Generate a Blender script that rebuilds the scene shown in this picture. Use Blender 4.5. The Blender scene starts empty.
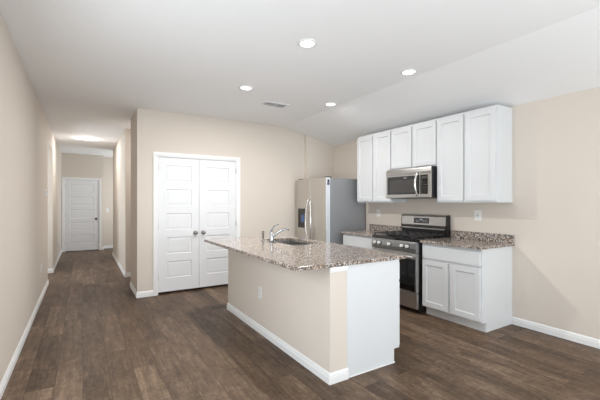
import bpy, bmesh, math, random
from mathutils import Vector, Matrix
random.seed(7)
PI = math.pi
scene = bpy.context.scene
COL = scene.collection

# ------------------------------------------------------------------ camera, world, daylight and added fill lights, exposure
cam_data = bpy.data.cameras.new('camera')
cam = bpy.data.objects.new('camera', cam_data); COL.objects.link(cam)
cam.location = (0, 0, 1.375)
cam.rotation_euler = (PI/2, 0, -0.5516)
cam_data.sensor_width = 36; cam_data.lens = 353.08/600*36
cam_data.shift_y = 2.24/600
cam_data.clip_start = 0.05
scene.camera = cam

world = bpy.data.worlds.new('world'); scene.world = world; world.use_nodes = True
bg = world.node_tree.nodes['Background']
bg.inputs['Color'].default_value = (0.85, 0.92, 1.0, 1); bg.inputs['Strength'].default_value = 0.5

def area_light(name, loc, rot, sx, sy, power, color, shape='RECTANGLE'):
    d = bpy.data.lights.new(name, 'AREA'); d.shape = shape; d.size = sx
    if shape == 'RECTANGLE': d.size_y = sy
    d.energy = power; d.color = color
    o = bpy.data.objects.new(name, d); COL.objects.link(o); o.location = loc; o.rotation_euler = rot
    return o
DAY = (0.85, 0.935, 1.0)
BACK_Y = -6.0
def aim(o, target):
    o.rotation_euler = (Vector(target)-o.location).to_track_quat('-Z', 'Y').to_euler()
for wx in (0.75, 2.85):
    area_light('window_daylight', (wx, BACK_Y+0.02, 1.5), (PI/2, 0, 0), 1.5, 1.6, 13, DAY)
    # added fill inside the window, tilted up to brighten the ceiling
    area_light('ceiling_fill', (wx, BACK_Y+0.45, 1.1), (PI/2+math.radians(35), 0, 0), 1.5, 1.2, 25, DAY)
area_light('floor_level_fill', (.9, -3.2, .04), (PI, 0, 0), 2.4, 5.0, 188, DAY)  # added upward fill behind the camera; the floor there has no sun
p = area_light('patio_fill', (3.9, -2.6, 1.15), (0, 0, 0), 1.7, 1.9, 26, DAY); p.data.spread = math.radians(110); aim(p, (0.3, 6.0, 1.75))  # added fill aimed at the left wall and pantry doors
area_light('left_side_fill', (-.49, 2.05, 1.15), (PI/2-math.radians(6), 0, -PI/2), 1.6, 1.6, 29, DAY)  # added fill from the left for the island's shaded face

vs = scene.view_settings
vs.view_transform = 'Standard'; vs.look = 'None'; vs.gamma = 1; vs.use_curve_mapping = False
vs.exposure = 0.27
scene.cycles.denoising_prefilter = 'NONE'

# ------------------------------------------------------------------ materials
def srgb(r, g, b):
    f = lambda c: c/12.92 if c <= .04045 else ((c+.055)/1.055)**2.4
    return (f(r/255), f(g/255), f(b/255), 1)
def new_mat(name):
    m = bpy.data.materials.new(name); m.use_nodes = True
    nt = m.node_tree; return m, nt, nt.nodes['Principled BSDF']
def mat(name, col, rough=.5, metal=0, bump=0, bscale=200, stretch=None, var=0, spec=.5, coat=0):
    m, nt, p = new_mat(name); N, L = nt.nodes, nt.links
    p.inputs['Base Color'].default_value = col; p.inputs['Roughness'].default_value = rough
    p.inputs['Metallic'].default_value = metal; p.inputs['Specular IOR Level'].default_value = spec
    if coat: p.inputs['Coat Weight'].default_value = coat; p.inputs['Coat Roughness'].default_value = .05
    tc = N.new('ShaderNodeTexCoord'); mp = N.new('ShaderNodeMapping')
    L.new(tc.outputs['Object'], mp.inputs['Vector'])
    if stretch: mp.inputs['Scale'].default_value = stretch
    nz = N.new('ShaderNodeTexNoise'); nz.inputs['Scale'].default_value = bscale; nz.inputs['Detail'].default_value = 3
    L.new(mp.outputs['Vector'], nz.inputs['Vector'])
    if bump:
        b = N.new('ShaderNodeBump'); b.inputs['Strength'].default_value = bump; b.inputs['Distance'].default_value = .002
        L.new(nz.outputs['Fac'], b.inputs['Height']); L.new(b.outputs['Normal'], p.inputs['Normal'])
    if var:
        mx = N.new('ShaderNodeMix'); mx.data_type = 'RGBA'
        mx.inputs['A'].default_value = [c*(1-var) for c in col[:3]]+[1]
        mx.inputs['B'].default_value = [min(1, c*(1+var)) for c in col[:3]]+[1]
        L.new(nz.outputs['Fac'], mx.inputs['Factor']); L.new(mx.outputs['Result'], p.inputs['Base Color'])
    return m
M = {}
M['wall'] = mat('beige_wall_paint', srgb(218, 208.5, 198), .75, bump=.12, bscale=160, spec=.25)
M['ceiling'] = mat('white_ceiling_paint', srgb(247, 247, 247), .85, bump=.2, bscale=110, spec=.2)
M['trim'] = mat('white_trim_paint', srgb(238, 238, 238), .4, var=.02, bscale=8)
M['door'] = mat('white_door_paint', srgb(230, 231, 233), .42, var=.02, bscale=8)
M['cabinet'] = mat('white_cabinet_paint', srgb(218, 220, 222), .38, var=.015, bscale=6)
M['steel'] = mat('brushed_stainless_steel', srgb(190, 188, 185), .3, 1, bump=.06, bscale=60, stretch=(1, 1, 40), var=.05)
M['sink_steel'] = mat('satin_sink_steel', srgb(165, 165, 165), .3, 1, var=.04, bscale=40)
M['steel_v'] = mat('brushed_stainless_doors', srgb(206, 203, 199), .32, 1, bump=.05, bscale=60, stretch=(30, 30, 1), var=.04)
M['chrome'] = mat('polished_chrome', srgb(178, 178, 181), .14, 1, var=.02, bscale=20)
M['handle'] = mat('satin_steel_handle', srgb(228, 227, 225), .22, 1, var=.02, bscale=40)
M['knob_silver'] = mat('silver_range_knob', srgb(222, 221, 219), .35, 0, var=.03, bscale=40)
M['nickel'] = mat('satin_nickel', srgb(150, 146, 140), .28, 1, var=.03, bscale=30)
M['dark_knob'] = mat('dark_bronze', srgb(60, 55, 52), .35, 1, var=.05, bscale=30)
M['fridge_side'] = mat('grey_textured_enamel', srgb(140, 141, 144), .5, 0, bump=.15, bscale=400, var=.03)
M['black'] = mat('black_enamel', srgb(22, 22, 23), .3, var=.05, bscale=30)
M['black_glass'] = mat('black_glass', srgb(12, 12, 13), .06, var=.03, bscale=5, coat=.5)
M['micro_glass'] = mat('smoked_microwave_window', srgb(62, 58, 55), .15, var=.1, bscale=300)
M['iron'] = mat('cast_iron', srgb(46, 46, 47), .32, bump=.3, bscale=300, var=.1)
M['plastic'] = mat('white_plastic', srgb(235, 235, 233), .35, var=.015, bscale=20)
M['slot'] = mat('dark_slot', srgb(70, 70, 70), .5, var=.05, bscale=50)
M['vent_dark'] = mat('dark_vent_duct', srgb(140, 140, 140), .8, var=.05, bscale=50)
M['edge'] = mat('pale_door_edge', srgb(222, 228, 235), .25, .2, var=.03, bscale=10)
M['sticker'] = mat('purple_energy_sticker', srgb(92, 70, 100), .5, var=.2, bscale=150)
M['sticker_dark'] = mat('dark_sticker', srgb(45, 42, 48), .5, var=.2, bscale=150)
M['blue'] = mat('blue_film', srgb(70, 105, 165), .3, var=.15, bscale=60)
M['toe'] = mat('white_toe_kick', srgb(226, 226, 227), .5, var=.02, bscale=8)
M['raw'] = mat('unfinished_brown_board', srgb(120, 80, 60), .7, var=.15, bscale=60)
M['grey_mark'] = mat('silver_lettering', srgb(190, 190, 190), .4, .6, var=.02, bscale=40)

def emissive(name, col, s):
    m, nt, p = new_mat(name)
    p.inputs['Base Color'].default_value = (.9, .9, .9, 1)
    p.inputs['Emission Color'].default_value = col; p.inputs['Emission Strength'].default_value = s
    return m
M['lens'] = emissive('lit_lamp_lens', (1, .97, .92, 1), 7.0)

def floor_mat():
    m, nt, p = new_mat('brown_wood_plank_floor'); N, L = nt.nodes, nt.links
    tc = N.new('ShaderNodeTexCoord'); sp = N.new('ShaderNodeSeparateXYZ'); cb = N.new('ShaderNodeCombineXYZ')
    L.new(tc.outputs['Object'], sp.inputs[0]); L.new(sp.outputs['Y'], cb.inputs['X']); L.new(sp.outputs['X'], cb.inputs['Y'])
    br = N.new('ShaderNodeTexBrick'); L.new(cb.outputs[0], br.inputs['Vector'])
    br.offset = .37; br.offset_frequency = 2
    br.inputs['Scale'].default_value = 1; br.inputs['Brick Width'].default_value = 1.22; br.inputs['Row Height'].default_value = .178
    br.inputs['Mortar Size'].default_value = .0018; br.inputs['Mortar Smooth'].default_value = .3; br.inputs['Bias'].default_value = 0
    br.inputs['Color1'].default_value = (0, 0, 0, 1); br.inputs['Color2'].default_value = (1, 1, 1, 1); br.inputs['Mortar'].default_value = (.5, .5, .5, 1)
    # per-plank shift of the grain
    ad = N.new('ShaderNodeVectorMath'); ad.operation = 'ADD'
    sc = N.new('ShaderNodeVectorMath'); sc.operation = 'SCALE'; sc.inputs['Scale'].default_value = 13.0
    L.new(br.outputs['Color'], sc.inputs[0]); L.new(tc.outputs['Object'], ad.inputs[0]); L.new(sc.outputs[0], ad.inputs[1])
    def noise(scale, det, rough, sx, sy, dist=0):
        mp = N.new('ShaderNodeMapping'); mp.inputs['Scale'].default_value = (sx, sy, 1)
        L.new(ad.outputs[0], mp.inputs['Vector'])
        n = N.new('ShaderNodeTexNoise'); n.inputs['Scale'].default_value = scale; n.inputs['Detail'].default_value = det
        n.inputs['Roughness'].default_value = rough; n.inputs['Distortion'].default_value = dist
        L.new(mp.outputs[0], n.inputs['Vector']); return n
    grain = noise(1, 6, .65, 26, 2.2, .6)
    fine = noise(1, 4, .75, 90, 9)
    blot = noise(1, 3, .6, 5, 1.6, 1.2)
    mark = noise(1, 5, .75, 16, 26, .8)
    def mix(a, b, f):
        x = N.new('ShaderNodeMath'); x.operation = 'MULTIPLY_ADD'
        L.new(b, x.inputs[0]); x.inputs[1].default_value = f
        if a is None: x.inputs[2].default_value = 0
        else: L.new(a, x.inputs[2])
        return x.outputs[0]
    v = mix(None, grain.outputs['Fac'], .30); v = mix(v, fine.outputs['Fac'], .22)
    v = mix(v, blot.outputs['Fac'], .26); v = mix(v, mark.outputs['Fac'], .26)
    rr = N.new('ShaderNodeSeparateColor'); L.new(br.outputs['Color'], rr.inputs[0])
    v = mix(v, rr.outputs[0], .09)
    cr = N.new('ShaderNodeValToRGB'); L.new(v, cr.inputs['Fac'])
    e = cr.color_ramp.elements
    e[0].position = .36; e[0].color = srgb(36, 27, 20)
    e[1].position = .74; e[1].color = srgb(152, 129, 107)
    a = e.new(.48); a.color = srgb(71, 55, 42)
    a = e.new(.60); a.color = srgb(104, 84, 67)
    mo = N.new('ShaderNodeMix'); mo.data_type = 'RGBA'
    L.new(br.outputs['Fac'], mo.inputs['Factor']); L.new(cr.outputs['Color'], mo.inputs['A']); mo.inputs['B'].default_value = srgb(48, 38, 32)
    L.new(mo.outputs['Result'], p.inputs['Base Color'])
    p.inputs['Roughness'].default_value = .45; p.inputs['Specular IOR Level'].default_value = .24
    b = N.new('ShaderNodeBump'); b.inputs['Strength'].default_value = .25; b.inputs['Distance'].default_value = .002
    L.new(v, b.inputs['Height'])
    b2 = N.new('ShaderNodeBump'); b2.inputs['Strength'].default_value = .5; b2.inputs['Distance'].default_value = .002; b2.invert = True
    L.new(br.outputs['Fac'], b2.inputs['Height']); L.new(b.outputs['Normal'], b2.inputs['Normal']); L.new(b2.outputs['Normal'], p.inputs['Normal'])
    return m
M['floor'] = floor_mat()

def granite_mat():
    m, nt, p = new_mat('speckled_granite'); N, L = nt.nodes, nt.links
    tc = N.new('ShaderNodeTexCoord')
    def vor(s):
        v = N.new('ShaderNodeTexVoronoi'); v.inputs['Scale'].default_value = s; L.new(tc.outputs['Object'], v.inputs['Vector'])
        sc = N.new('ShaderNodeSeparateColor'); L.new(v.outputs['Color'], sc.inputs[0]); return sc
    def ramp(src, stops):
        r = N.new('ShaderNodeValToRGB'); r.color_ramp.interpolation = 'CONSTANT'; L.new(src, r.inputs['Fac'])
        e = r.color_ramp.elements
        e[0].position = stops[0][0]; e[0].color = stops[0][1]; e[1].position = stops[1][0]; e[1].color = stops[1][1]
        for q, c in stops[2:]: x = e.new(q); x.color = c
        return r.outputs['Color']
    big = ramp(vor(82).outputs[0], [(0, srgb(156, 132, 114)), (.30, srgb(188, 176, 165)), (.50, srgb(114, 97, 87)), (.68, srgb(150, 148, 149)), (.82, srgb(210, 206, 202)), (.91, srgb(52, 49, 48))])
    small = ramp(vor(140).outputs[1], [(0, srgb(44, 41, 41)), (.28, srgb(146, 128, 114)), (.52, srgb(212, 208, 204)), (.68, srgb(102, 88, 79)), (.84, srgb(176, 170, 166))])
    sel = ramp(vor(110).outputs[2], [(0, (0, 0, 0, 1)), (.52, (1, 1, 1, 1))])
    mx = N.new('ShaderNodeMix'); mx.data_type = 'RGBA'
    L.new(sel, mx.inputs['Factor']); L.new(big, mx.inputs['A']); L.new(small, mx.inputs['B'])
    L.new(mx.outputs['Result'], p.inputs['Base Color'])
    p.inputs['Roughness'].default_value = .12; p.inputs['Specular IOR Level'].default_value = .5
    return m
M['granite'] = granite_mat()

# ------------------------------------------------------------------ mesh builder
class MB:
    def __init__(self): self.bm = bmesh.new()
    def add(self, other, mtx=None):
        if mtx is not None: bmesh.ops.transform(other, matrix=mtx, verts=other.verts)
        me = bpy.data.meshes.new('tmp'); other.to_mesh(me); other.free()
        self.bm.from_mesh(me); bpy.data.meshes.remove(me); return self
    def box(self, x0, x1, y0, y1, z0, z1, b=0, seg=2, mtx=None):
        t = bmesh.new(); bmesh.ops.create_cube(t, size=1)
        for v in t.verts: v.co = Vector(((x0+x1)/2+v.co.x*(x1-x0), (y0+y1)/2+v.co.y*(y1-y0), (z0+z1)/2+v.co.z*(z1-z0)))
        if b: bmesh.ops.bevel(t, geom=t.edges[:], offset=b, segments=seg, profile=.6, affect='EDGES')
        return self.add(t, mtx)
    def prism(self, pts, axis, a0, a1, b=0, mtx=None):
        """pts: 2-D outline; axis 'x' -> (y,z), 'y' -> (x,z), 'z' -> (x,y)"""
        t = bmesh.new()
        def co(p, a): return {'x': (a, p[0], p[1]), 'y': (p[0], a, p[1]), 'z': (p[0], p[1], a)}[axis]
        lo = [t.verts.new(co(p, a0)) for p in pts]; hi = [t.verts.new(co(p, a1)) for p in pts]
        t.faces.new(lo); t.faces.new(hi[::-1])
        n = len(pts)
        for i in range(n): t.faces.new((lo[i], hi[i], hi[(i+1) % n], lo[(i+1) % n]))
        bmesh.ops.recalc_face_normals(t, faces=t.faces[:])
        if b: bmesh.ops.bevel(t, geom=t.edges[:], offset=b, segments=2, profile=.6, affect='EDGES')
        return self.add(t, mtx)
    def cyl(self, p0, p1, r0, r1=None, n=24):
        return self.lathe([(0, 0), (r0, 0), (r1 if r1 is not None else r0, (Vector(p1)-Vector(p0)).length), (0, (Vector(p1)-Vector(p0)).length)], p0, Vector(p1)-Vector(p0), n)
    def lathe(self, prof, loc, axis=(0, 0, 1), n=28):
        t = bmesh.new(); rings = []
        for r, h in prof:
            if r < 1e-6: rings.append([t.verts.new((0, 0, h))])
            else: rings.append([t.verts.new((r*math.cos(2*PI*k/n), r*math.sin(2*PI*k/n), h)) for k in range(n)])
        for a, b in zip(rings, rings[1:]):
            if len(a) == 1 and len(b) == 1: continue
            for k in range(n):
                k2 = (k+1) % n
                if len(a) == 1: t.faces.new((a[0], b[k], b[k2]))
                elif len(b) == 1: t.faces.new((a[k], b[0], a[k2]))
                else: t.faces.new((a[k], b[k], b[k2], a[k2]))
        bmesh.ops.recalc_face_normals(t, faces=t.faces[:])
        for f in t.faces: f.smooth = True
        q = Vector((0, 0, 1)).rotation_difference(Vector(axis).normalized()).to_matrix().to_4x4()
        return self.add(t, Matrix.Translation(Vector(loc)) @ q)
    def tube(self, pts, rad, n=12):
        pts = [Vector(p) for p in pts]
        if not isinstance(rad, (list, tuple)): rad = [rad]*len(pts)
        t = bmesh.new(); rings = []; up = Vector((0.13, 0.31, .94)).normalized()
        for i, p in enumerate(pts):
            d = (pts[min(i+1, len(pts)-1)]-pts[max(i-1, 0)]).normalized()
            a = d.cross(up).normalized(); b = d.cross(a).normalized()
            rings.append([t.verts.new(p+rad[i]*(a*math.cos(2*PI*k/n)+b*math.sin(2*PI*k/n))) for k in range(n)])
        for a, b in zip(rings, rings[1:]):
            for k in range(n): f = t.faces.new((a[k], a[(k+1) % n], b[(k+1) % n], b[k])); f.smooth = True
        t.faces.new(rings[0]); t.faces.new(rings[-1])
        bmesh.ops.recalc_face_normals(t, faces=t.faces[:])
        return self.add(t)
    def slab(self, w, h, t_, panels, steps, mtx, b=.002):
        """door leaf: local X width, Z height, front at y=0 facing -Y, panels=(x0,x1,z0,z1) pressed in by steps [(inset, depth)]"""
        t = bmesh.new()
        xs = sorted({0, w, *[p[0] for p in panels], *[p[1] for p in panels]})
        zs = sorted({0, h, *[p[2] for p in panels], *[p[3] for p in panels]})
        V = {(i, k): t.verts.new((x, 0, z)) for i, x in enumerate(xs) for k, z in enumerate(zs)}
        pf = []
        for i in range(len(xs)-1):
            for k in range(len(zs)-1):
                f = t.faces.new((V[i, k], V[i+1, k], V[i+1, k+1], V[i, k+1]))
                cx, cz = (xs[i]+xs[i+1])/2, (zs[k]+zs[k+1])/2
                if any(p[0] < cx < p[1] and p[2] < cz < p[3] for p in panels): pf.append(f)
        edge = [e for e in t.edges if e.is_boundary]
        r = bmesh.ops.extrude_edge_only(t, edges=edge)
        nv = [g for g in r['geom'] if isinstance(g, bmesh.types.BMVert)]
        for v in nv: v.co.y = t_
        bmesh.ops.contextual_create(t, geom=[e for e in t.edges if e.is_boundary])
        for ins, dep in steps:
            for f in pf:
                bmesh.ops.inset_individual(t, faces=[f], thickness=ins, depth=0, use_even_offset=True)
                for v in f.verts: v.co.y += dep
        bmesh.ops.recalc_face_normals(t, faces=t.faces[:])
        return self.add(t, mtx)
    def build(self, name, m, parent=None):
        bm = self.bm
        if parent is not None:
            off = Vector(parent.location); p = parent.parent
            while p is not None: off += Vector(p.location); p = p.parent
            bmesh.ops.translate(bm, vec=-off, verts=bm.verts)
        me = bpy.data.meshes.new(name); bm.to_mesh(me); bm.free()
        me.materials.append(M[m] if isinstance(m, str) else m)
        o = bpy.data.objects.new(name, me); COL.objects.link(o)
        if parent is not None: o.parent = parent
        return o

def thing(name, label, cat, loc, group=None):
    o = bpy.data.objects.new(name, None); o.empty_display_size = .1; COL.objects.link(o); o.location = loc
    return tag(o, label, cat, group)
def tag(o, label, cat, group=None):
    o['label'] = label; o['category'] = cat
    if group: o['group'] = group
    return o
def struct(o, label=None, cat=None):
    o['kind'] = 'structure'
    if label: o['label'] = label; o['category'] = cat
    return o
def copy_thing(root, loc, label, rotz=None):
    r = root.copy(); COL.objects.link(r); r.location = loc; r['label'] = label
    if rotz is not None: r.rotation_euler = (0, 0, rotz)
    for ch in root.children:
        c = ch.copy(); COL.objects.link(c); c.parent = r
        for g in ch.children:
            d = g.copy(); COL.objects.link(d); d.parent = c
    return r
def face_negx(x, y, z):   # local X -> -Y, front (-Y) -> -X, origin at (x, y, z)
    return Matrix.Translation((x, y, z)) @ Matrix.Rotation(-PI/2, 4, 'Z')
def face_posx(x, y, z):
    return Matrix.Translation((x, y, z)) @ Matrix.Rotation(PI/2, 4, 'Z')
def face_negy(x, y, z): return Matrix.Translation((x, y, z))

# ------------------------------------------------------------------ dimensions
XL, XR = -.5, 4.14
YP, XP = 5.55, .667           # pantry wall and its corner
YE = 11.69                    # end of the hall
ZC, ZR, XK = 2.73, 2.462, 3.05  # flat ceiling, ceiling at the right wall, where it starts to slope
T = .12

# ------------------------------------------------------------------ structure
b = MB(); b.box(-2.0, XR+T, BACK_Y-T, 12.3, -.1, 0); struct(b.build('floor', 'floor'), 'dark brown wood plank floor', 'floor')
b = MB(); zo = ZR-(ZC-ZR)/(XR-XK)*T
b.prism([(-2.0, ZC), (XK, ZC), (XR+T, zo), (XR+T, ZC+.2), (-2.0, ZC+.2)], 'y', BACK_Y-T, 12.3)
struct(b.build('ceiling', 'ceiling'), 'white ceiling, flat then sloping down to the cabinet wall', 'ceiling')

OY0, OY1, OZ = 7.25, 8.4, 2.40   # opening in the left wall
b = MB()
b.box(XL-T, XL, BACK_Y, 1.2, 0, ZC); b.box(XL-T, XL, 1.2, 2.9, 0, .3); b.box(XL-T, XL, 1.2, 2.9, 2.0, ZC); b.box(XL-T, XL, 2.9, OY0, 0, ZC); b.box(XL-T, XL, OY0, OY1, OZ, ZC); b.box(XL-T, XL, OY1, 12.3, 0, ZC)
struct(b.build('wall_left', 'wall'), 'long beige wall along the left of the hall', 'wall')
b = MB(); b.box(-2.0, -1.9, OY0-.9, OY1+.9, 0, ZC); b.box(-1.9, XL-T, OY0-.9, OY0-.8, 0, ZC); b.box(-1.9, XL-T, OY1+.8, OY1+.9, 0, ZC)
struct(b.build('wall_side_room', 'wall'), 'beige wall beyond the opening in the left wall', 'wall')
b = MB()
b.box(XR, XR+T, BACK_Y, -3.55, 0, ZC-.02); b.box(XR, XR+T, -1.65, 6.37, 0, ZC-.02); b.box(XR, XR+T, -3.55, -1.65, 2.12, ZC-.02)
struct(b.build('wall_right', 'wall'), 'beige wall behind the white kitchen cabinets', 'wall')
# back wall behind the camera with two windows
b = MB(); wins = [(0.0, 1.5), (2.1, 3.6)]; Z0, Z1 = .7, 2.3
b.box(XL-T, XR+T, BACK_Y-T, BACK_Y, 0, Z0); b.box(XL-T, XR+T, BACK_Y-T, BACK_Y, Z1, ZC)
for a0, a1 in ((XL-T, 0.0), (1.5, 2.1), (3.6, XR+T)): b.box(a0, a1, BACK_Y-T, BACK_Y, Z0, Z1)
struct(b.build('wall_back', 'wall'))
for i, (a0, a1) in enumerate(wins):
    b = MB()
    for q in ((a0, a0+.05, Z0, Z1), (a1-.05, a1, Z0, Z1), (a0, a1, Z0, Z0+.05), (a0, a1, Z1-.05, Z1), (a0, a1, 1.48, 1.52)):
        b.box(q[0], q[1], BACK_Y-.09, BACK_Y-.04, q[2], q[3], .004)
    struct(b.build('window_%d' % (i+1), 'trim'))
b = MB()
for q in ((-3.55, -3.49, 0, 2.12), (-1.71, -1.65, 0, 2.12), (-3.55, -1.65, 2.06, 2.12), (-2.63, -2.57, 0, 2.12)):
    b.box(XR+.04, XR+.09, q[0], q[1], q[2], q[3], .004)
struct(b.build('window_3', 'trim'))  # unseen patio door frame, added to go with the patio fill
b = MB()
for q in ((1.2, 1.25, .3, 2.0), (2.85, 2.9, .3, 2.0), (1.2, 2.9, .3, .35), (1.2, 2.9, 1.95, 2.0), (1.2, 2.9, 1.13, 1.17)):
    b.box(XL-.09, XL-.04, q[0], q[1], q[2], q[3], .004)
struct(b.build('window_4', 'trim'))  # unseen window frame, added around the left fill light

# pantry block
DX0, DX1, DZ = .938, 2.182, 2.062
xs_top = lambda x: ZC if x <= XK else ZC-(x-XK)*(ZC-ZR)/(XR-XK)
b = MB()
b.box(XP, DX0, YP, YP+T, 0, ZC); b.box(DX0, DX1, YP, YP+T, DZ, ZC)
b.prism([(DX1, 0), (XR, 0), (XR, xs_top(XR)+.002), (XK, ZC), (DX1, ZC)], 'y', YP, YP+T)
b.prism([(3.512, 0), (XR, 0), (XR, xs_top(XR)+.002), (3.512, xs_top(3.512)+.002)], 'y', YP-.055, YP)
b.box(XP, XP+T, YP+T, 6.37, 0, ZC); b.box(XP+T, XR, 6.25, 6.37, 0, ZC-.02)
struct(b.build('wall_pantry', 'wall'), 'beige wall holding the white double doors', 'wall')
HY0, HY1, HY2 = 6.37, 7.2, 10.35
b = MB()
b.box(XP, XP+T, HY1, HY2, 0, ZC)
b.box(XP+T, 2.0, HY1, HY1+.1, 0, ZC); b.box(XP+T, 2.0, HY2-.1, HY2, 0, ZC)
struct(b.build('wall_hall_right', 'wall'), 'beige right wall of the hall beyond the pantry corner', 'wall')
b = MB(); b.box(2.0, 2.1, HY0, 12.3, 0, ZC)
struct(b.build('wall_cross_hall', 'wall'))
EX = .512
HD0, HD1, HDZ = -.43, .402, 2.01
b = MB()
b.box(XL, HD0, YE, YE+T, 0, ZC); b.box(HD0, HD1, YE, YE+T, HDZ, ZC); b.box(HD1, EX, YE, YE+T, 0, ZC)
b.box(EX-.1, EX, YE+T, 12.0, 0, ZC); b.box(EX-.1, 2.0, 12.0, 12.3, 0, ZC); b.box(XL, EX-.1, 12.15, 12.3, 0, ZC)
struct(b.build('wall_end', 'wall'), 'beige wall at the far end of the hall', 'wall')

# baseboards
BH, BT = .083, .014
def base_profile(): return [(0, 0), (BT, 0), (BT, .050), (BT-.004, .054), (BT-.004, .058), (BT-.002, .062), (BT-.006, .076), (.004, BH), (0, BH)]
def baseboard(name, paths, label):
    """paths: polylines of wall points, the room on the right-hand side; the profile is mitred at every corner"""
    b = MB(); prof = base_profile()
    for pts in paths:
        pts = [Vector(p) for p in pts]; t = bmesh.new(); rings = []
        for i, p in enumerate(pts):
            d0 = (p-pts[i-1]).normalized() if i else None
            d1 = (pts[i+1]-p).normalized() if i < len(pts)-1 else None
            n0 = Vector((d0.y, -d0.x)) if d0 else None; n1 = Vector((d1.y, -d1.x)) if d1 else None
            if n0 is None: m = n1
            elif n1 is None: m = n0
            else: m = (n0+n1)/(1+n0.dot(n1))
            rings.append([t.verts.new((p.x+m.x*u, p.y+m.y*u, z)) for u, z in prof])
        n = len(prof)
        for r0, r1 in zip(rings, rings[1:]):
            for k in range(n): t.faces.new((r0[k], r0[(k+1) % n], r1[(k+1) % n], r1[k]))
        t.faces.new(rings[0]); t.faces.new(rings[-1])
        bmesh.ops.recalc_face_normals(t, faces=t.faces[:]); b.add(t)
    return struct(b.build(name, 'trim'), label, 'baseboard')
baseboard('baseboard_left', [[(XL, BACK_Y), (XL, OY0), (XL-T, OY0)], [(XL-T, OY1), (XL, OY1), (XL, YE), (HD0-.057, YE)]], 'white baseboard along the left hall wall')
baseboard('baseboard_right', [[(XR, 2.139), (XR, -1.65)]], 'white baseboard on the right wall beside the base cabinet')
baseboard('baseboard_pantry', [[(XP+T, 6.37), (XP, 6.37), (XP, YP), (DX0-.057, YP)][::-1][::-1], [(DX1+.057, YP), (3.512, YP)]], 'white baseboard wrapping the pantry corner')
baseboard('baseboard_hall_right', [[(XP+T, HY2), (XP, HY2), (XP, HY1), (XP+T, HY1)]], 'white baseboard on the right hall wall')
baseboard('baseboard_end', [[(HD1+.057, YE), (EX, YE), (EX, 12.0), (2.0, 12.0)]], 'white baseboard at the hall end, right of the door')

# door casings
def casing(name, x0, x1, z1, y, label):
    b = MB(); w = .06
    prof = [(0, 0), (0, -.010), (.012, -.013), (.03, -.018), (w, -.018), (w, 0)]
    b.prism([(x0+.004-u, y+v) for u, v in prof], 'z', 0, z1-.0045)
    b.prism([(x1-.004+u, y+v) for u, v in prof], 'z', 0, z1-.0045)
    b.prism([(y+v, z1-.004+u) for u, v in prof], 'x', x0-w+.004, x1+w-.004)
    # jambs and stops
    b.box(x0, x0+.012, y, y+T, 0, z1-.013); b.box(x1-.012, x1, y, y+T, 0, z1-.013); b.box(x0, x1, y, y+T, z1-.012, z1)
    return struct(b.build(name, 'trim'), label, 'door trim')
casing('trim_1', DX0, DX1, DZ, YP, 'white casing around the pantry double doors')
casing('trim_2', HD0, HD1, HDZ, YE, 'white casing around the door at the hall end')

def five_panel(w, h, st=.115):
    zs = []; n = 5; bot, top, rail = .2, .115, .115
    ph = (h-bot-top-rail*(n-1))/n
    return [(st, w-st, bot+i*(ph+rail), bot+i*(ph+rail)+ph) for i in range(n)]
STEPS = [(.007, .011), (.020, -.002), (.005, -.002)]
def door_leaf(name, x0, x1, z0, z1, y, label, knob_x, knob_m, hinge_x, st=.115):
    r = thing(name, label, 'door', (x0, y, z0)); r['kind'] = 'structure'
    b = MB(); w, h = x1-x0, z1-z0
    b.slab(w, h, .035, five_panel(w, h, st), STEPS, face_negy(x0, y, z0)); b.build('leaf', 'door', r)
    b = MB()
    b.lathe([(0, 0), (.031, 0), (.031, .006), (.026, .010), (.013, .012), (.012, .030), (.022, .036), (.028, .046), (.027, .056), (.018, .063), (0, .065)], (knob_x, y+.001, .90), (0, -1, 0))
    k = b.build('knob', knob_m, r)
    for z in (z0+.18, z0+.95, z1-.2):
        b = MB(); b.cyl((hinge_x, y-.005, z), (hinge_x, y-.005, z+.09), .006, n=12); b.build('hinge', 'nickel', r)
    return r
mid = (DX0+DX1)/2
door_leaf('door_1', DX0+.015, mid-.002, .034, DZ-.015, YP+.012, 'left white five-panel leaf of the pantry double doors', mid-.062, 'nickel', DX0+.011)
door_leaf('door_2', mid+.002, DX1-.015, .034, DZ-.015, YP+.012, 'right white five-panel leaf of the pantry double doors', mid+.062, 'nickel', DX1-.011)
door_leaf('door_3', HD0+.015, HD1-.015, .018, HDZ-.015, YE+.012, 'white five-panel door at the far end of the hall', HD1-.075, 'dark_knob', HD0+.011)

# island half wall
IX, IY0, IY1 = 1.592, 2.155, 4.35
b = MB(); b.box(IX, IX+.165, IY0, IY1, 0, .882); struct(b.build('wall_island', 'wall'), 'beige half wall forming the near side of the island', 'wall')
baseboard('baseboard_island', [[(IX+.172, IY1), (IX, IY1), (IX, IY0), (IX+.172, IY0)]], 'white baseboard around the island half wall')
b = MB(); b.prism([(0, .882), (0, .84), (-.008, .842), (-.012, .858), (-.012, .882)], 'x', IX-.004, IX+.168)
for v in b.bm.verts: v.co.y += IY0
struct(b.build('trim_3', 'trim'), 'small white trim under the countertop at the island end', 'trim')

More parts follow.
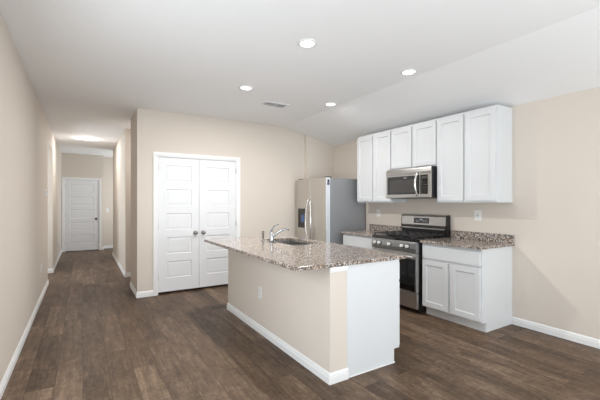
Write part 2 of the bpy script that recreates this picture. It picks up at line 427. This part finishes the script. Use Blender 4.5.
# ------------------------------------------------------------------ cabinets
SH = [(.006, .010), (.001, .003)]
def shaker(w, h, r=.057): return [(r, w-r, r, h-r)]
def shaker_door(parent, mtx, w, h, name='door', r=.057):
    b = MB(); b.slab(w, h, .02, shaker(w, h, r), SH, mtx); return b.build(name, 'cabinet', parent)
def upper_cabinet(y0, y1, z0, z1, label):
    xf = XR-.305
    c = thing('wall_cabinet', label, 'cabinet', (XR-.15, (y0+y1)/2, z0), 'white upper cabinets')
    b = MB(); b.box(xf, XR-.001, y0+.0005, y1-.0005, z0, z1, .0015); b.build('body', 'cabinet', c)
    w = (y1-y0-.012*2-.03)/2; h = z1-z0-.022-.03
    for k in range(2):
        ys = y1-.012-k*(w+.03)
        shaker_door(c, face_negx(xf-.0205, ys, z0+.022), w, h)
    return c
Y0 = 2.141; YA, YB, YC = 2.905, 3.682, 4.43
upper_cabinet(Y0, YA, 1.372, 2.4384, 'tall white upper cabinet nearest the camera, right of the microwave')
upper_cabinet(YA, YB, 1.835, 2.4384, 'short white upper cabinet directly above the microwave')
upper_cabinet(YB, YC, 1.372, 2.4384, 'tall white upper cabinet between the microwave and the refrigerator')

XF = XR-.59    # front of base cabinet boxes
def base_cabinet(y0, y1, label):
    c = thing('base_cabinet', label, 'cabinet', (XR-.3, (y0+y1)/2, 0), 'white base cabinets on the range wall')
    b = MB(); b.prism([(XF, .105), (XF+.075, .105), (XF+.075, 0), (XR-.001, 0), (XR-.001, .882), (XF, .882)], 'y', y0+.0005, y1-.0005, .0012); b.build('body', 'cabinet', c)
    b = MB(); b.box(XF+.069, XF+.0745, y0+.012, y1-.003, .001, .103); b.build('toe_kick', 'toe', c)
    b = MB(); b.slab(y1-y0-.03, .15, .02, [(.004, y1-y0-.034, .004, .146)], [(.001, -.001)], face_negx(XF-.0205, y1-.015, .703)); b.build('drawer_front', 'cabinet', c)
    w = (y1-y0-.03-.036)/2
    for k in range(2): shaker_door(c, face_negx(XF-.0205, y1-.015-k*(w+.036), .122), w, .555)
    return c
base_cabinet(Y0, YA-.002, 'white base cabinet with a drawer and two doors, right of the range')
base_cabinet(YB+.012, YC+.01, 'white base cabinet between the range and the refrigerator, behind the island')

def rect_prism_hole(outer, hole, z0, z1):
    t = bmesh.new(); (a0, a1, c0, c1) = outer; (h0, h1, g0, g1) = hole
    def ring(p, z): return [t.verts.new((x, y, z)) for x, y in ((p[0], p[2]), (p[1], p[2]), (p[1], p[3]), (p[0], p[3]))]
    ot, ob, it, ib = ring(outer, z1), ring(outer, z0), ring(hole, z1), ring(hole, z0)
    for k in range(4):
        q = (k+1) % 4
        t.faces.new((ot[k], ot[q], it[q], it[k])); t.faces.new((ob[q], ob[k], ib[k], ib[q]))
        t.faces.new((ob[k], ob[q], ot[q], ot[k])); t.faces.new((ib[q], ib[k], it[k], it[q]))
    bmesh.ops.recalc_face_normals(t, faces=t.faces[:])
    oe = [e for e in t.edges if all(v in ot or v in ob for v in e.verts)]
    bmesh.ops.bevel(t, geom=oe, offset=.004, segments=2, profile=.6, affect='EDGES')
    return t
def counter(y0, y1, label):
    c = thing('countertop', label, 'countertop', (XR-.3, (y0+y1)/2, .884), 'granite countertops on the range wall')
    b = MB(); b.box(XR-.64, XR-.001, y0, y1, .8835, .914, .004); b.build('slab', 'granite', c)
    b = MB(); b.box(XR-.021, XR-.001, y0, y1, .9145, 1.008, .003); b.build('backsplash', 'granite', c)
counter(Y0-.022, YA-.003, 'speckled granite countertop with low backsplash, right of the range')
counter(YB+.012, YC+.03, 'speckled granite countertop with low backsplash, between range and refrigerator')

# island cabinets (their fronts face the range)
CXB = 2.335
def island_cabinet(y0, y1, label, fronts, end=False):
    c = thing('island_cabinet', label, 'cabinet', (2.05, (y0+y1)/2, 0), 'white cabinets inside the island')
    b = MB(); x0 = IX+.1655
    b.prism([(x0, 0), (CXB-.065, 0), (CXB-.065, .115), (CXB, .115), (CXB, .64 if fronts == 'sink' else .882), (x0, .64 if fronts == 'sink' else .882)], 'y', y0+(.014 if end else .0005), y1-.0005, .001); b.build('body', 'cabinet', c)
    if fronts == 'sink':
        b = MB(); b.box(CXB-.018, CXB, y0+.0005, y1-.0005, .641, .882); b.build('face_frame', 'cabinet', c)
    if end:
        b = MB(); b.prism([(x0, 0), (CXB-.062, 0), (CXB-.062, .12), (CXB, .12), (CXB, .882), (x0, .882)], 'y', y0, y0+.0135, .001); b.build('end_panel', 'cabinet', c)
        b = MB(); b.box(CXB-.064, CXB-.0625, y0+.015, y1-.002, .002, .113); b.build('toe_kick', 'raw', c)
        b = MB(); b.box(x0+.02, CXB-.056, y0-.006, y0-.0005, .0005, .012, .002); b.build('shoe_molding', 'trim', c)
    n = 1 if y1-y0 < .7 else 2
    w = (y1-y0-.03-(n-1)*.03)/n
    b = MB(); b.slab(y1-y0-.03, .15, .02, [(.004, y1-y0-.034, .004, .146)], [(.001, -.001)], face_posx(CXB+.0205, y0+.015, .703)); b.build('drawer_front', 'cabinet', c)
    for k in range(n): shaker_door(c, face_posx(CXB+.0205, y0+.015+k*(w+.03), .132), w, .545)
    return c
island_cabinet(IY0, IY0+.86, 'white end panel cabinet at the near end of the island', 'std', True)
island_cabinet(IY0+.861, IY0+1.86, 'white cabinet under the island sink', 'sink')
island_cabinet(IY0+1.861, IY1, 'white cabinet at the far end of the island', 'std')

SX0, SX1, SY0, SY1 = 1.905, 2.296, 3.24, 3.96   # sink cut-out
b = MB(); b.add(rect_prism_hole((1.285, 2.402, 2.138, 4.372), (SX0, SX1, SY0, SY1), .8835, .914))
tag(b.build('island_countertop', 'granite'), 'large speckled granite countertop overhanging the kitchen island', 'countertop')

# ------------------------------------------------------------------ sink and faucet
s = thing('kitchen_sink', 'stainless steel sink set into the island countertop', 'sink', ((SX0+SX1)/2, (SY0+SY1)/2, .66))
b = MB(); b.add(rect_prism_hole((SX0-.01, SX1+.01, SY0-.01, SY1+.01), (SX0+.004, SX1-.004, SY0+.004, SY1-.004), .879, .8832)); b.build('rim', 'sink_steel', s)
def bowl(y0, y1, name):
    b = MB(); t = bmesh.new(); rings = []
    for z, i in ((.880, 0), (.76, .006), (.685, .014), (.668, .04)):
        x0, x1, c0, c1 = SX0+.004+i, SX1-.004-i, y0+i, y1-i
        rings.append([t.verts.new((x, y, z)) for x, y in ((x0, c0), (x1, c0), (x1, c1), (x0, c1))])
    for a, c in zip(rings, rings[1:]):
        for k in range(4): t.faces.new((a[k], a[(k+1) % 4], c[(k+1) % 4], c[k]))
    t.faces.new(rings[-1])
    b.add(t); o = b.build(name, 'sink_steel', s)
    mo = o.modifiers.new('thick', 'SOLIDIFY'); mo.thickness = .0015; mo.offset = 0
    b = MB(); b.lathe([(0, 0), (.03, 0), (.042, .003), (.045, .004), (.045, .001), (0, .001)][:4]+[(.045, 0)], ((SX0+SX1)/2, (y0+y1)/2, .6695)); b.build('drain', 'chrome', o)
bowl(SY0+.004, (SY0+SY1)/2-.012, 'bowl'); bowl((SY0+SY1)/2+.012, SY1-.004, 'bowl')
b = MB(); b.box(SX0+.006, SX1-.006, (SY0+SY1)/2-.011, (SY0+SY1)/2+.011, .83, .872, .004); b.build('divider', 'chrome', s)

FX, FY, FZ = 1.862, 3.655, .9143
f = thing('faucet', 'chrome single-lever faucet standing behind the island sink', 'faucet', (FX, FY, FZ))
b = MB(); b.box(FX-.024, FX+.022, FY-.085, FY+.085, FZ, FZ+.009, .004); b.build('base_plate', 'chrome', f)
b = MB(); b.lathe([(0, .009), (.024, .009), (.022, .02), (.019, .06), (.02, .10), (.021, .115), (.015, .128), (0, .132)], (FX, FY, FZ)); b.build('body', 'chrome', f)
b = MB(); pts = [(FX, FY, FZ+.055), (FX+.04, FY-.008, FZ+.085), (FX+.09, FY-.018, FZ+.115), (FX+.14, FY-.028, FZ+.14), (FX+.175, FY-.035, FZ+.150), (FX+.195, FY-.039, FZ+.146), (FX+.203, FY-.041, FZ+.128)]
b.tube(pts, [.014, .0135, .013, .0125, .012, .012, .011]); b.build('spout', 'chrome', f)
b = MB(); pts = [(FX, FY, FZ+.125), (FX+.004, FY-.002, FZ+.150), (FX+.02, FY-.01, FZ+.178), (FX+.045, FY-.02, FZ+.196), (FX+.075, FY-.032, FZ+.204)]
b.tube(pts, [.011, .009, .007, .0065, .007]); b.build('lever', 'chrome', f)
s2 = thing('side_sprayer', 'slim chrome side sprayer left of the island faucet', 'sprayer', (FX-.03, FY+.165, FZ))
b = MB(); b.lathe([(0, 0), (.022, 0), (.021, .006), (.014, .02), (.013, .032), (0, .032)], (FX-.03, FY+.165, FZ)); b.build('holder', 'chrome', s2)
b = MB(); b.lathe([(0, .028), (.009, .028), (.010, .06), (.015, .075), (.016, .10), (.013, .118), (0, .122)], (FX-.03, FY+.165, FZ)); b.build('spray_head', 'nickel', s2)

# ------------------------------------------------------------------ range
RY0, RY1 = YA+.010, YB+.004
RXF, RXB = 3.475, XR-.02
r = thing('gas_range', 'stainless steel gas range with black cooktop between the base cabinets', 'range', (3.8, (RY0+RY1)/2, 0))
b = MB(); b.box(RXF+.03, RXB, RY0, RY1, .04, .884, .003); b.build('body', 'black', r)
for x in (RXF+.09, RXB-.06):
    for y in (RY0+.05, RY1-.05):
        b = MB(); b.cyl((x, y, 0), (x, y, .04), .017, .02, 16); b.build('foot', 'black', r)
b = MB(); b.box(RXF-.012, RXB-.0, RY0, RY1, .8845, .922, .006); b.build('cooktop', 'black_glass', r)
# control panel with knobs
b = MB(); b.prism([(RXF-.022, .748), (RXF-.030, .80), (RXF-.022, .868), (RXF-.010, .884), (RXF+.029, .884), (RXF+.029, .748)], 'y', RY0+.001, RY1-.001, .002)
cp = b.build('control_panel', 'sink_steel', r)
for y in (3.605, 3.525, 3.345, 3.125, 3.04):
    b = MB(); b.lathe([(0, .004), (.0205, .004), (.0205, .010), (.0185, .034), (.016, .038), (0, .038)], (RXF-.028, y, .825), (-1, 0, .1))
    b.box(RXF-.071, RXF-.034, y-.004, y+.004, .808, .843, .003); kb = b.build('knob', 'knob_silver', r)
    b = MB(); b.lathe([(0, -.002), (.029, -.002), (.029, .003), (0, .0035)], (RXF-.028, y, .825), (-1, 0, .1)); b.build('bezel', 'black', kb)
# oven door
d = MB(); d.box(RXF-.018, RXF+.028, RY0+.002, RY1-.002, .262, .742, .005); dr = d.build('oven_door', 'steel', r)
b = MB(); b.box(RXF-.0215, RXF-.0185, RY0+.022, RY1-.012, .275, .672, .001); b.build('window', 'black_glass', dr)
b = MB()
b.tube([(RXF-.062, RY0+.03, .705), (RXF-.062, RY1-.03, .705)], .014, 16)
for y in (RY0+.06, RY1-.06): b.box(RXF-.062, RXF-.017, y-.012, y+.012, .695, .715, .003)
b.build('handle', 'handle', dr)
b = MB(); b.box(RXF-.012, RXF+.028, RY0+.002, RY1-.002, .065, .252, .005); dw = b.build('drawer', 'steel', r)
b = MB(); b.box(RXF+.01, RXF+.0295, RY0+.01, RY1-.01, .042, .062); b.build('kick_plate', 'black', r)
# burners and grates
bx = (3.62, 3.90); by = (RY0+.17, RY1-.17)
for x in bx:
    for y in by:
        b = MB(); b.lathe([(0, 0), (.05, 0), (.05, .008), (.038, .010), (.036, .018), (.03, .021), (0, .022)], (x, y, .9225)); b.build('burner', 'iron', r)
b = MB(); b.lathe([(0, 0), (.035, 0), (.035, .010), (.028, .014), (0, .015)], (3.76, (RY0+RY1)/2, .9225)); b.build('burner', 'iron', r)
GX0, GX1, gz = 3.485, 4.005, .957
third = (RY1-RY0-.02)/3
for k in range(3):
    y0 = RY0+.01+k*third+.003; y1 = y0+third-.006; g = MB(); q = .0065
    for y in (y0, y1-2*q, (y0+y1)/2-q): g.box(GX0, GX1, y, y+2*q, gz-.012, gz, .002)
    for x in (GX0, GX1-2*q, (GX0+GX1)/2-q, (3*GX0+GX1)/4-q, (GX0+3*GX1)/4-q): g.box(x, x+2*q, y0, y1, gz-.011, gz+.001, .002)
    for x in (GX0, GX1-2*q):
        for y in (y0, y1-2*q): g.box(x, x+2*q, y, y+2*q, .9225, gz-.002, .001)
    for x in bx:
        for s_ in (-1, 1): g.box(x-q, x+q, (y0+y1)/2+s_*.05-q, (y0+y1)/2+s_*.05+q, gz-.002, gz+.004, .001)
    g.build('grate', 'iron', r)
# backguard
BX = 4.035
b = MB(); b.prism([(BX+.012, 1.035), (BX-.004, 1.06), (BX+.006, 1.175), (BX+.02, 1.196), (BX+.05, 1.203), (RXB, 1.203), (RXB, 1.035)], 'y', RY0+.016, RY1-.016, .002)
bgd = b.build('backguard', 'steel', r)
for y0, y1 in ((RY0+.004, RY0+.0155), (RY1-.0155, RY1-.004)):
    b = MB(); b.prism([(BX+.014, .923), (BX-.004, 1.06), (BX+.006, 1.175), (BX+.02, 1.196), (BX+.05, 1.203), (RXB, 1.203), (RXB, .923)], 'y', y0, y1, .002); b.build('end_cap', 'black', bgd)
b = MB(); b.box(BX+.012, RXB, RY0+.016, RY1-.016, .9225, 1.0345); b.build('vent_riser', 'black', r)
b = MB(); b.box(BX-.010, BX+.004, RY0+.03, RY1-.03, 1.006, 1.022, .002); b.build('trim_bar', 'steel', r)
b = MB(); b.prism([(BX-.004, 1.082), (BX+.0015, 1.158), (BX+.006, 1.158), (BX+.006, 1.082)], 'y', 3.19, 3.45, .001); dp = b.build('display', 'black_glass', bgd)
for y in (3.40, 3.37, 3.28, 3.25, 3.22):
    for z in (1.100, 1.115):
        b = MB(); b.box(BX-.0055, BX-.002, y-.008, y+.008, z, z+.006); b.build('button', 'grey_mark', bgd)
b = MB(); b.box(BX-.0035, BX, 3.30, 3.345, 1.122, 1.142); b.build('clock', 'grey_mark', bgd)

# ------------------------------------------------------------------ microwave
MX, MZ0, MZ1 = 3.725, 1.432, 1.834
m = thing('microwave', 'stainless steel over-the-range microwave under the short upper cabinet', 'microwave', (3.93, (RY0+RY1)/2, MZ0))
b = MB(); b.box(MX+.0185, XR-.002, RY0, RY1, MZ0, MZ1, .003); b.build('body', 'black', m)
b = MB(); b.prism([(MX+.002, MZ1-.085), (MX-.004, MZ1-.06), (MX+.004, MZ1-.02), (MX+.014, MZ1-.001), (MX+.018, MZ1-.001), (MX+.018, MZ1-.085)], 'y', RY0+.001, RY1-.001, .002)
b.build('vent_hood', 'steel', m)
yp = 3.085
d = MB(); d.box(MX, MX+.018, yp, RY1-.001, MZ0+.004, MZ1-.087, .004); md = d.build('door', 'steel', m)
b = MB(); b.box(MX-.003, MX-.0005, yp+.012, RY1-.03, MZ0+.05, MZ1-.105, .001); b.build('door_glass', 'black_glass', md)
b = MB(); b.box(MX-.0045, MX-.0032, yp+.085, RY1-.075, MZ0+.075, MZ1-.155, .0005); b.build('window', 'micro_glass', md)
b = MB(); b.box(MX-.005, MX-.0032, 3.30, 3.36, MZ1-.135, MZ1-.125); b.build('badge', 'grey_mark', md)
b = MB(); hz0, hz1 = MZ0+.022, MZ1-.062
pts = []
for i in range(13):
    u = i/12; pts.append((MX-.012-.045*math.sin(PI*u), yp+.033, hz0+(hz1-hz0)*u))
b.tube(pts, [.011+.003*math.sin(PI*i/12) for i in range(13)], 14)
b.box(MX-.016, MX, yp+.023, yp+.043, hz0-.002, hz0+.02, .003); b.box(MX-.016, MX+.002, yp+.023, yp+.043, hz1-.02, hz1+.002, .003)
b.build('handle', 'handle', md)
b = MB(); b.box(MX, MX+.018, RY0+.001, yp-.001, MZ0+.004, MZ1-.087, .004); cpn = b.build('control_panel', 'steel', m)
b = MB(); b.box(MX-.003, MX-.0005, RY0+.048, yp-.004, MZ0+.05, MZ1-.105, .001); b.build('keypad', 'black_glass', cpn)
b = MB(); b.box(MX-.0045, MX-.0032, RY0+.062, yp-.03, MZ1-.15, MZ1-.125); b.build('clock', 'slot', cpn)
for i in range(5):
    for k in range(3):
        y = RY0+.066+k*.022; z = MZ0+.07+i*.032
        b = MB(); b.box(MX-.0042, MX-.0032, y, y+.012, z, z+.01); b.build('button', 'slot', cpn)
b = MB(); b.box(MX+.06, XR-.03, RY0+.04, RY1-.04, MZ0-.006, MZ0-.0005, .002); b.build('grease_filter', 'vent_dark', m)

# ------------------------------------------------------------------ refrigerator
QY0, QY1, QZ = 4.557, 5.478, 1.775
QX = 3.29; SPL = 5.02
q = thing('refrigerator', 'stainless steel side-by-side refrigerator against the far kitchen wall', 'refrigerator', (3.75, (QY0+QY1)/2, 0))
b = MB(); b.box(QX+.094, XR-.03, QY0, QY1, .03, QZ-.012, .004); b.build('body', 'fridge_side', q)
b = MB(); b.box(QX+.05, QX+.0935, QY0+.01, QY1-.01, .012, .095, .003); b.build('toe_grille', 'black', q)
for x in (QX+.15, XR-.12):
    for y in (QY0+.06, QY1-.06):
        b = MB(); b.cyl((x, y, 0), (x, y, .03), .022, n=14); b.build('foot', 'black', q)
for y0, y1, nm in ((QY0+.001, SPL-.003, 'fresh food door'), (SPL+.003, QY1-.001, 'freezer door')):
    b = MB(); b.box(QX, QX+.088, y0, y1, .105, QZ, .007, 3); dd = b.build('door', 'steel_v', q)
    side = 1 if y0 > SPL-.1 else -1
    hy = SPL+side*.024
    b = MB(); hp = []
    for i in range(17):
        u = i/16; hp.append((QX-.016-.028*math.sin(PI*u)**.8, hy+side*.055*math.sin(PI*u), .66+.77*u))
    b.tube(hp, [.0115+.003*math.sin(PI*i/16) for i in range(17)], 14)
    for z in (.675, 1.415): b.box(QX-.018, QX+.002, hy-.011, hy+.011, z-.018, z+.018, .004)
    b.build('handle', 'handle', dd)
    if side < 0:
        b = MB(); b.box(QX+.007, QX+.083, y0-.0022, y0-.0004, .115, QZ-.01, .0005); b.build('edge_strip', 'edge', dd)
        b = MB(); b.box(QX+.02, QX+.07, y0-.0034, y0-.0024, 1.652, 1.692); b.build('sticker', 'sticker', dd)
        b = MB(); b.box(QX+.026, QX+.064, y0-.0034, y0-.0024, 1.695, 1.74); b.build('sticker', 'sticker_dark', dd)
    else:
        dy0, dy1, dz0, dz1 = 5.185, 5.395, .93, 1.265
        b = MB(); b.add(rect_prism_hole((dz0, dz1, dy0, dy1), (dz0+.012, dz1-.012, dy0+.012, dy1-.012), 0, .012), Matrix(((0, 0, -1, QX), (0, 1, 0, 0), (1, 0, 0, 0), (0, 0, 0, 1)))); b.build('dispenser_frame', 'slot', dd)
        b = MB(); b.box(QX-.004, QX-.0005, dy0+.012, dy1-.012, dz0+.012, dz1-.012); b.build('dispenser_recess', 'black_glass', dd)
        b = MB(); b.box(QX-.012, QX-.005, dy0+.02, dy0+.10, dz0+.10, dz1-.11, .003); b.build('dispenser_paddle', 'blue', dd)
b = MB(); b.box(QX+.03, QX+.13, QY0+.02, QY0+.10, QZ+.0005, QZ+.014, .004); b.build('hinge_cover', 'slot', q)
b = MB(); b.box(QX+.03, QX+.13, QY1-.10, QY1-.02, QZ+.0005, QZ+.014, .004); b.build('hinge_cover', 'slot', q)

# ------------------------------------------------------------------ outlets, switches, thermostat
def plate(name, label, cat, loc, rotz, w=.075, h=.118, kind='outlet', group=None):
    """built at the origin facing -Y, then turned"""
    o = thing(name, label, cat, (0, 0, 0), group)
    b = MB(); b.box(-w/2, w/2, -.006, -.0005, -h/2, h/2, .0025); b.build('cover_plate', 'plastic', o)
    if kind == 'outlet':
        for z in (-.021, .021):
            b = MB(); b.box(-.017, .017, -.0085, -.0062, z-.0145, z+.0145, .001); sk = b.build('socket', 'plastic', o)
            b = MB(); b.box(-.008, -.0055, -.0092, -.0087, z-.005, z+.006); b.box(.0055, .008, -.0092, -.0087, z-.004, z+.006); b.box(-.002, .002, -.0092, -.0087, z-.011, z-.008); b.build('slots', 'slot', sk)
    elif kind == 'gfci':
        b = MB(); b.box(-.0175, .0175, -.0085, -.0062, -.034, .034, .001); sk = b.build('socket', 'plastic', o)
        b = MB()
        for z in (-.02, .02): b.box(-.008, -.0055, -.0092, -.0087, z-.005, z+.006); b.box(.0055, .008, -.0092, -.0087, z-.004, z+.006)
        b.box(-.009, -.001, -.0092, -.0087, -.004, .004); b.box(.001, .009, -.0092, -.0087, -.004, .004); b.build('slots', 'slot', sk)
    elif kind == 'switch':
        b = MB(); b.box(-.0165, .0165, -.010, -.0062, -.033, .033, .002); b.build('rocker', 'plastic', o)
    o.location = loc; o.rotation_euler = (0, 0, rotz); return o
plate('wall_outlet', 'white outlet on the beige wall above the right countertop', 'outlet', (XR, 2.55, 1.213), -PI/2, .092, .128, 'gfci', 'wall outlets')
plate('wall_outlet', 'white outlet above the backsplash left of the range', 'outlet', (XR, 4.265, 1.198), -PI/2, .082, .122, 'gfci', 'wall outlets')
plate('wall_outlet', 'white outlet on the beige side of the island', 'outlet', (IX, 3.38, .425), -PI/2, .078, .122, 'outlet', 'wall outlets')
plate('wall_outlet', 'white outlet low on the left wall nearest the camera', 'outlet', (XL, 6.17, .446), PI/2, .075, .118, 'outlet', 'wall outlets')
o = plate('wall_outlet', 'white outlet with a plug-in, low on the left wall near the end door', 'outlet', (XL, 10.14, .384), PI/2, .08, .12, 'outlet', 'wall outlets')
b = MB(); b.box(-.03, .03, -.055, -.0095, -.045, .03, .008); pl = b.build('plug_in', 'plastic'); pl.parent = o
plate('light_switch', 'white light switch on the end wall right of the far door', 'light switch', (.63, 12.0, 1.13), 0, .075, .118, 'switch')
th = thing('thermostat', 'small white thermostat on the left wall before the opening', 'thermostat', (XL, 6.85, 1.52))
b = MB(); b.box(XL+.0005, XL+.024, 6.80, 6.90, 1.475, 1.57, .005); b.build('case', 'plastic', th)
b = MB(); b.box(XL+.0245, XL+.0255, 6.825, 6.875, 1.525, 1.555); b.build('screen', 'slot', th)

# ------------------------------------------------------------------ ceiling lamps and vent
def lamp(label, group):
    o = thing('recessed_light', label, 'ceiling light', (0, 0, 0), group)
    b = MB(); b.lathe([(.060, -.0005), (.088, -.0005), (.086, -.006), (.072, -.010), (.062, -.009), (.060, -.0005)], (0, 0, 0), n=40); b.build('trim_ring', 'trim', o)
    b = MB(); b.lathe([(0, -.005), (.05, -.0045), (.0595, -.003), (.0595, -.001), (0, -.001)], (0, 0, 0), n=40); b.build('lens', 'lens', o)
    return o
def lamp_light(x, y, power):
    area_light('recessed_lamp_light', (x, y, ZC-.014), (0, 0, 0), .11, .11, power, (1, .98, .95), 'DISK')
lamps = [(1.63, 2.53, 'round lit recessed ceiling light nearest the camera, above the island'), (1.645, 3.89, 'round lit recessed ceiling light in front of the pantry doors, left of the vent'),
         (2.885, 2.53, 'round lit recessed ceiling light closest to the upper cabinets'), (2.915, 3.93, 'round lit recessed ceiling light before the refrigerator, right of the vent')]
L0 = None
for (x, y, lb), pw in zip(lamps, (4, 33, 1.5, 7)):
    if L0 is None: L0 = lamp(lb, 'recessed kitchen ceiling lights'); L0.location = (x, y, ZC)
    else: copy_thing(L0, (x, y, ZC), lb)
    lamp_light(x, y, pw)
hl = copy_thing(L0, (.068, 8.77, ZC), 'round lit ceiling light in the hall'); hl['group'] = 'hall ceiling light'
area_light('side_room_fill', (-1.88, 7.8, 1.5), (PI/2, 0, -PI/2), 1.3, 1.6, 34, DAY)  # unseen fill added to brighten the hall; the side room has no window
area_light('recess_fill', (1.5, 6.8, ZC-.02), (0, 0, 0), .3, .3, 12, (.97, .98, 1))  # added light to brighten the recess, without a fixture
lamp_light(.068, 8.77, 10)
ld = bpy.data.lights.new('hall_lamp_glow', 'POINT'); ld.energy = 4.5; ld.color = (.97, .98, 1); ld.shadow_soft_size = .03
lo = bpy.data.objects.new('hall_lamp_glow', ld); COL.objects.link(lo); lo.location = (.068, 8.77, ZC-.10)
area_light('cross_hall_fill', (1.97, 11.15, 1.5), (PI/2, 0, PI/2), 1.2, 1.4, 22, DAY)  # unseen light added for the hall end; no window in this wall
v = thing('ceiling_vent', 'white slatted air vent in the ceiling above the pantry side', 'vent', (2.265, 4.345, ZC))
VX0, VX1, VY0, VY1 = 2.085, 2.445, 4.245, 4.445
b = MB(); b.add(rect_prism_hole((VX0, VX1, VY0, VY1), (VX0+.028, VX1-.028, VY0+.028, VY1-.028), ZC-.010, ZC-.0005)); b.build('frame', 'trim', v)
b = MB(); b.box(VX0+.028, VX1-.028, VY0+.028, VY1-.028, ZC-.002, ZC-.0007); b.build('duct_opening', 'vent_dark', v)
n = 8
for i in range(n):
    y = VY0+.036+i*(VY1-VY0-.072)/(n-1)
    b = MB(); b.prism([(y-.008, ZC-.011), (y-.006, ZC-.012), (y+.007, ZC-.004), (y+.005, ZC-.003)], 'x', VX0+.028, VX1-.028); b.build('slat', 'trim', v)
b = MB(); b.box(2.259, 2.271, VY0+.028, VY1-.028, ZC-.013, ZC-.0025); b.build('center_bar', 'trim', v)
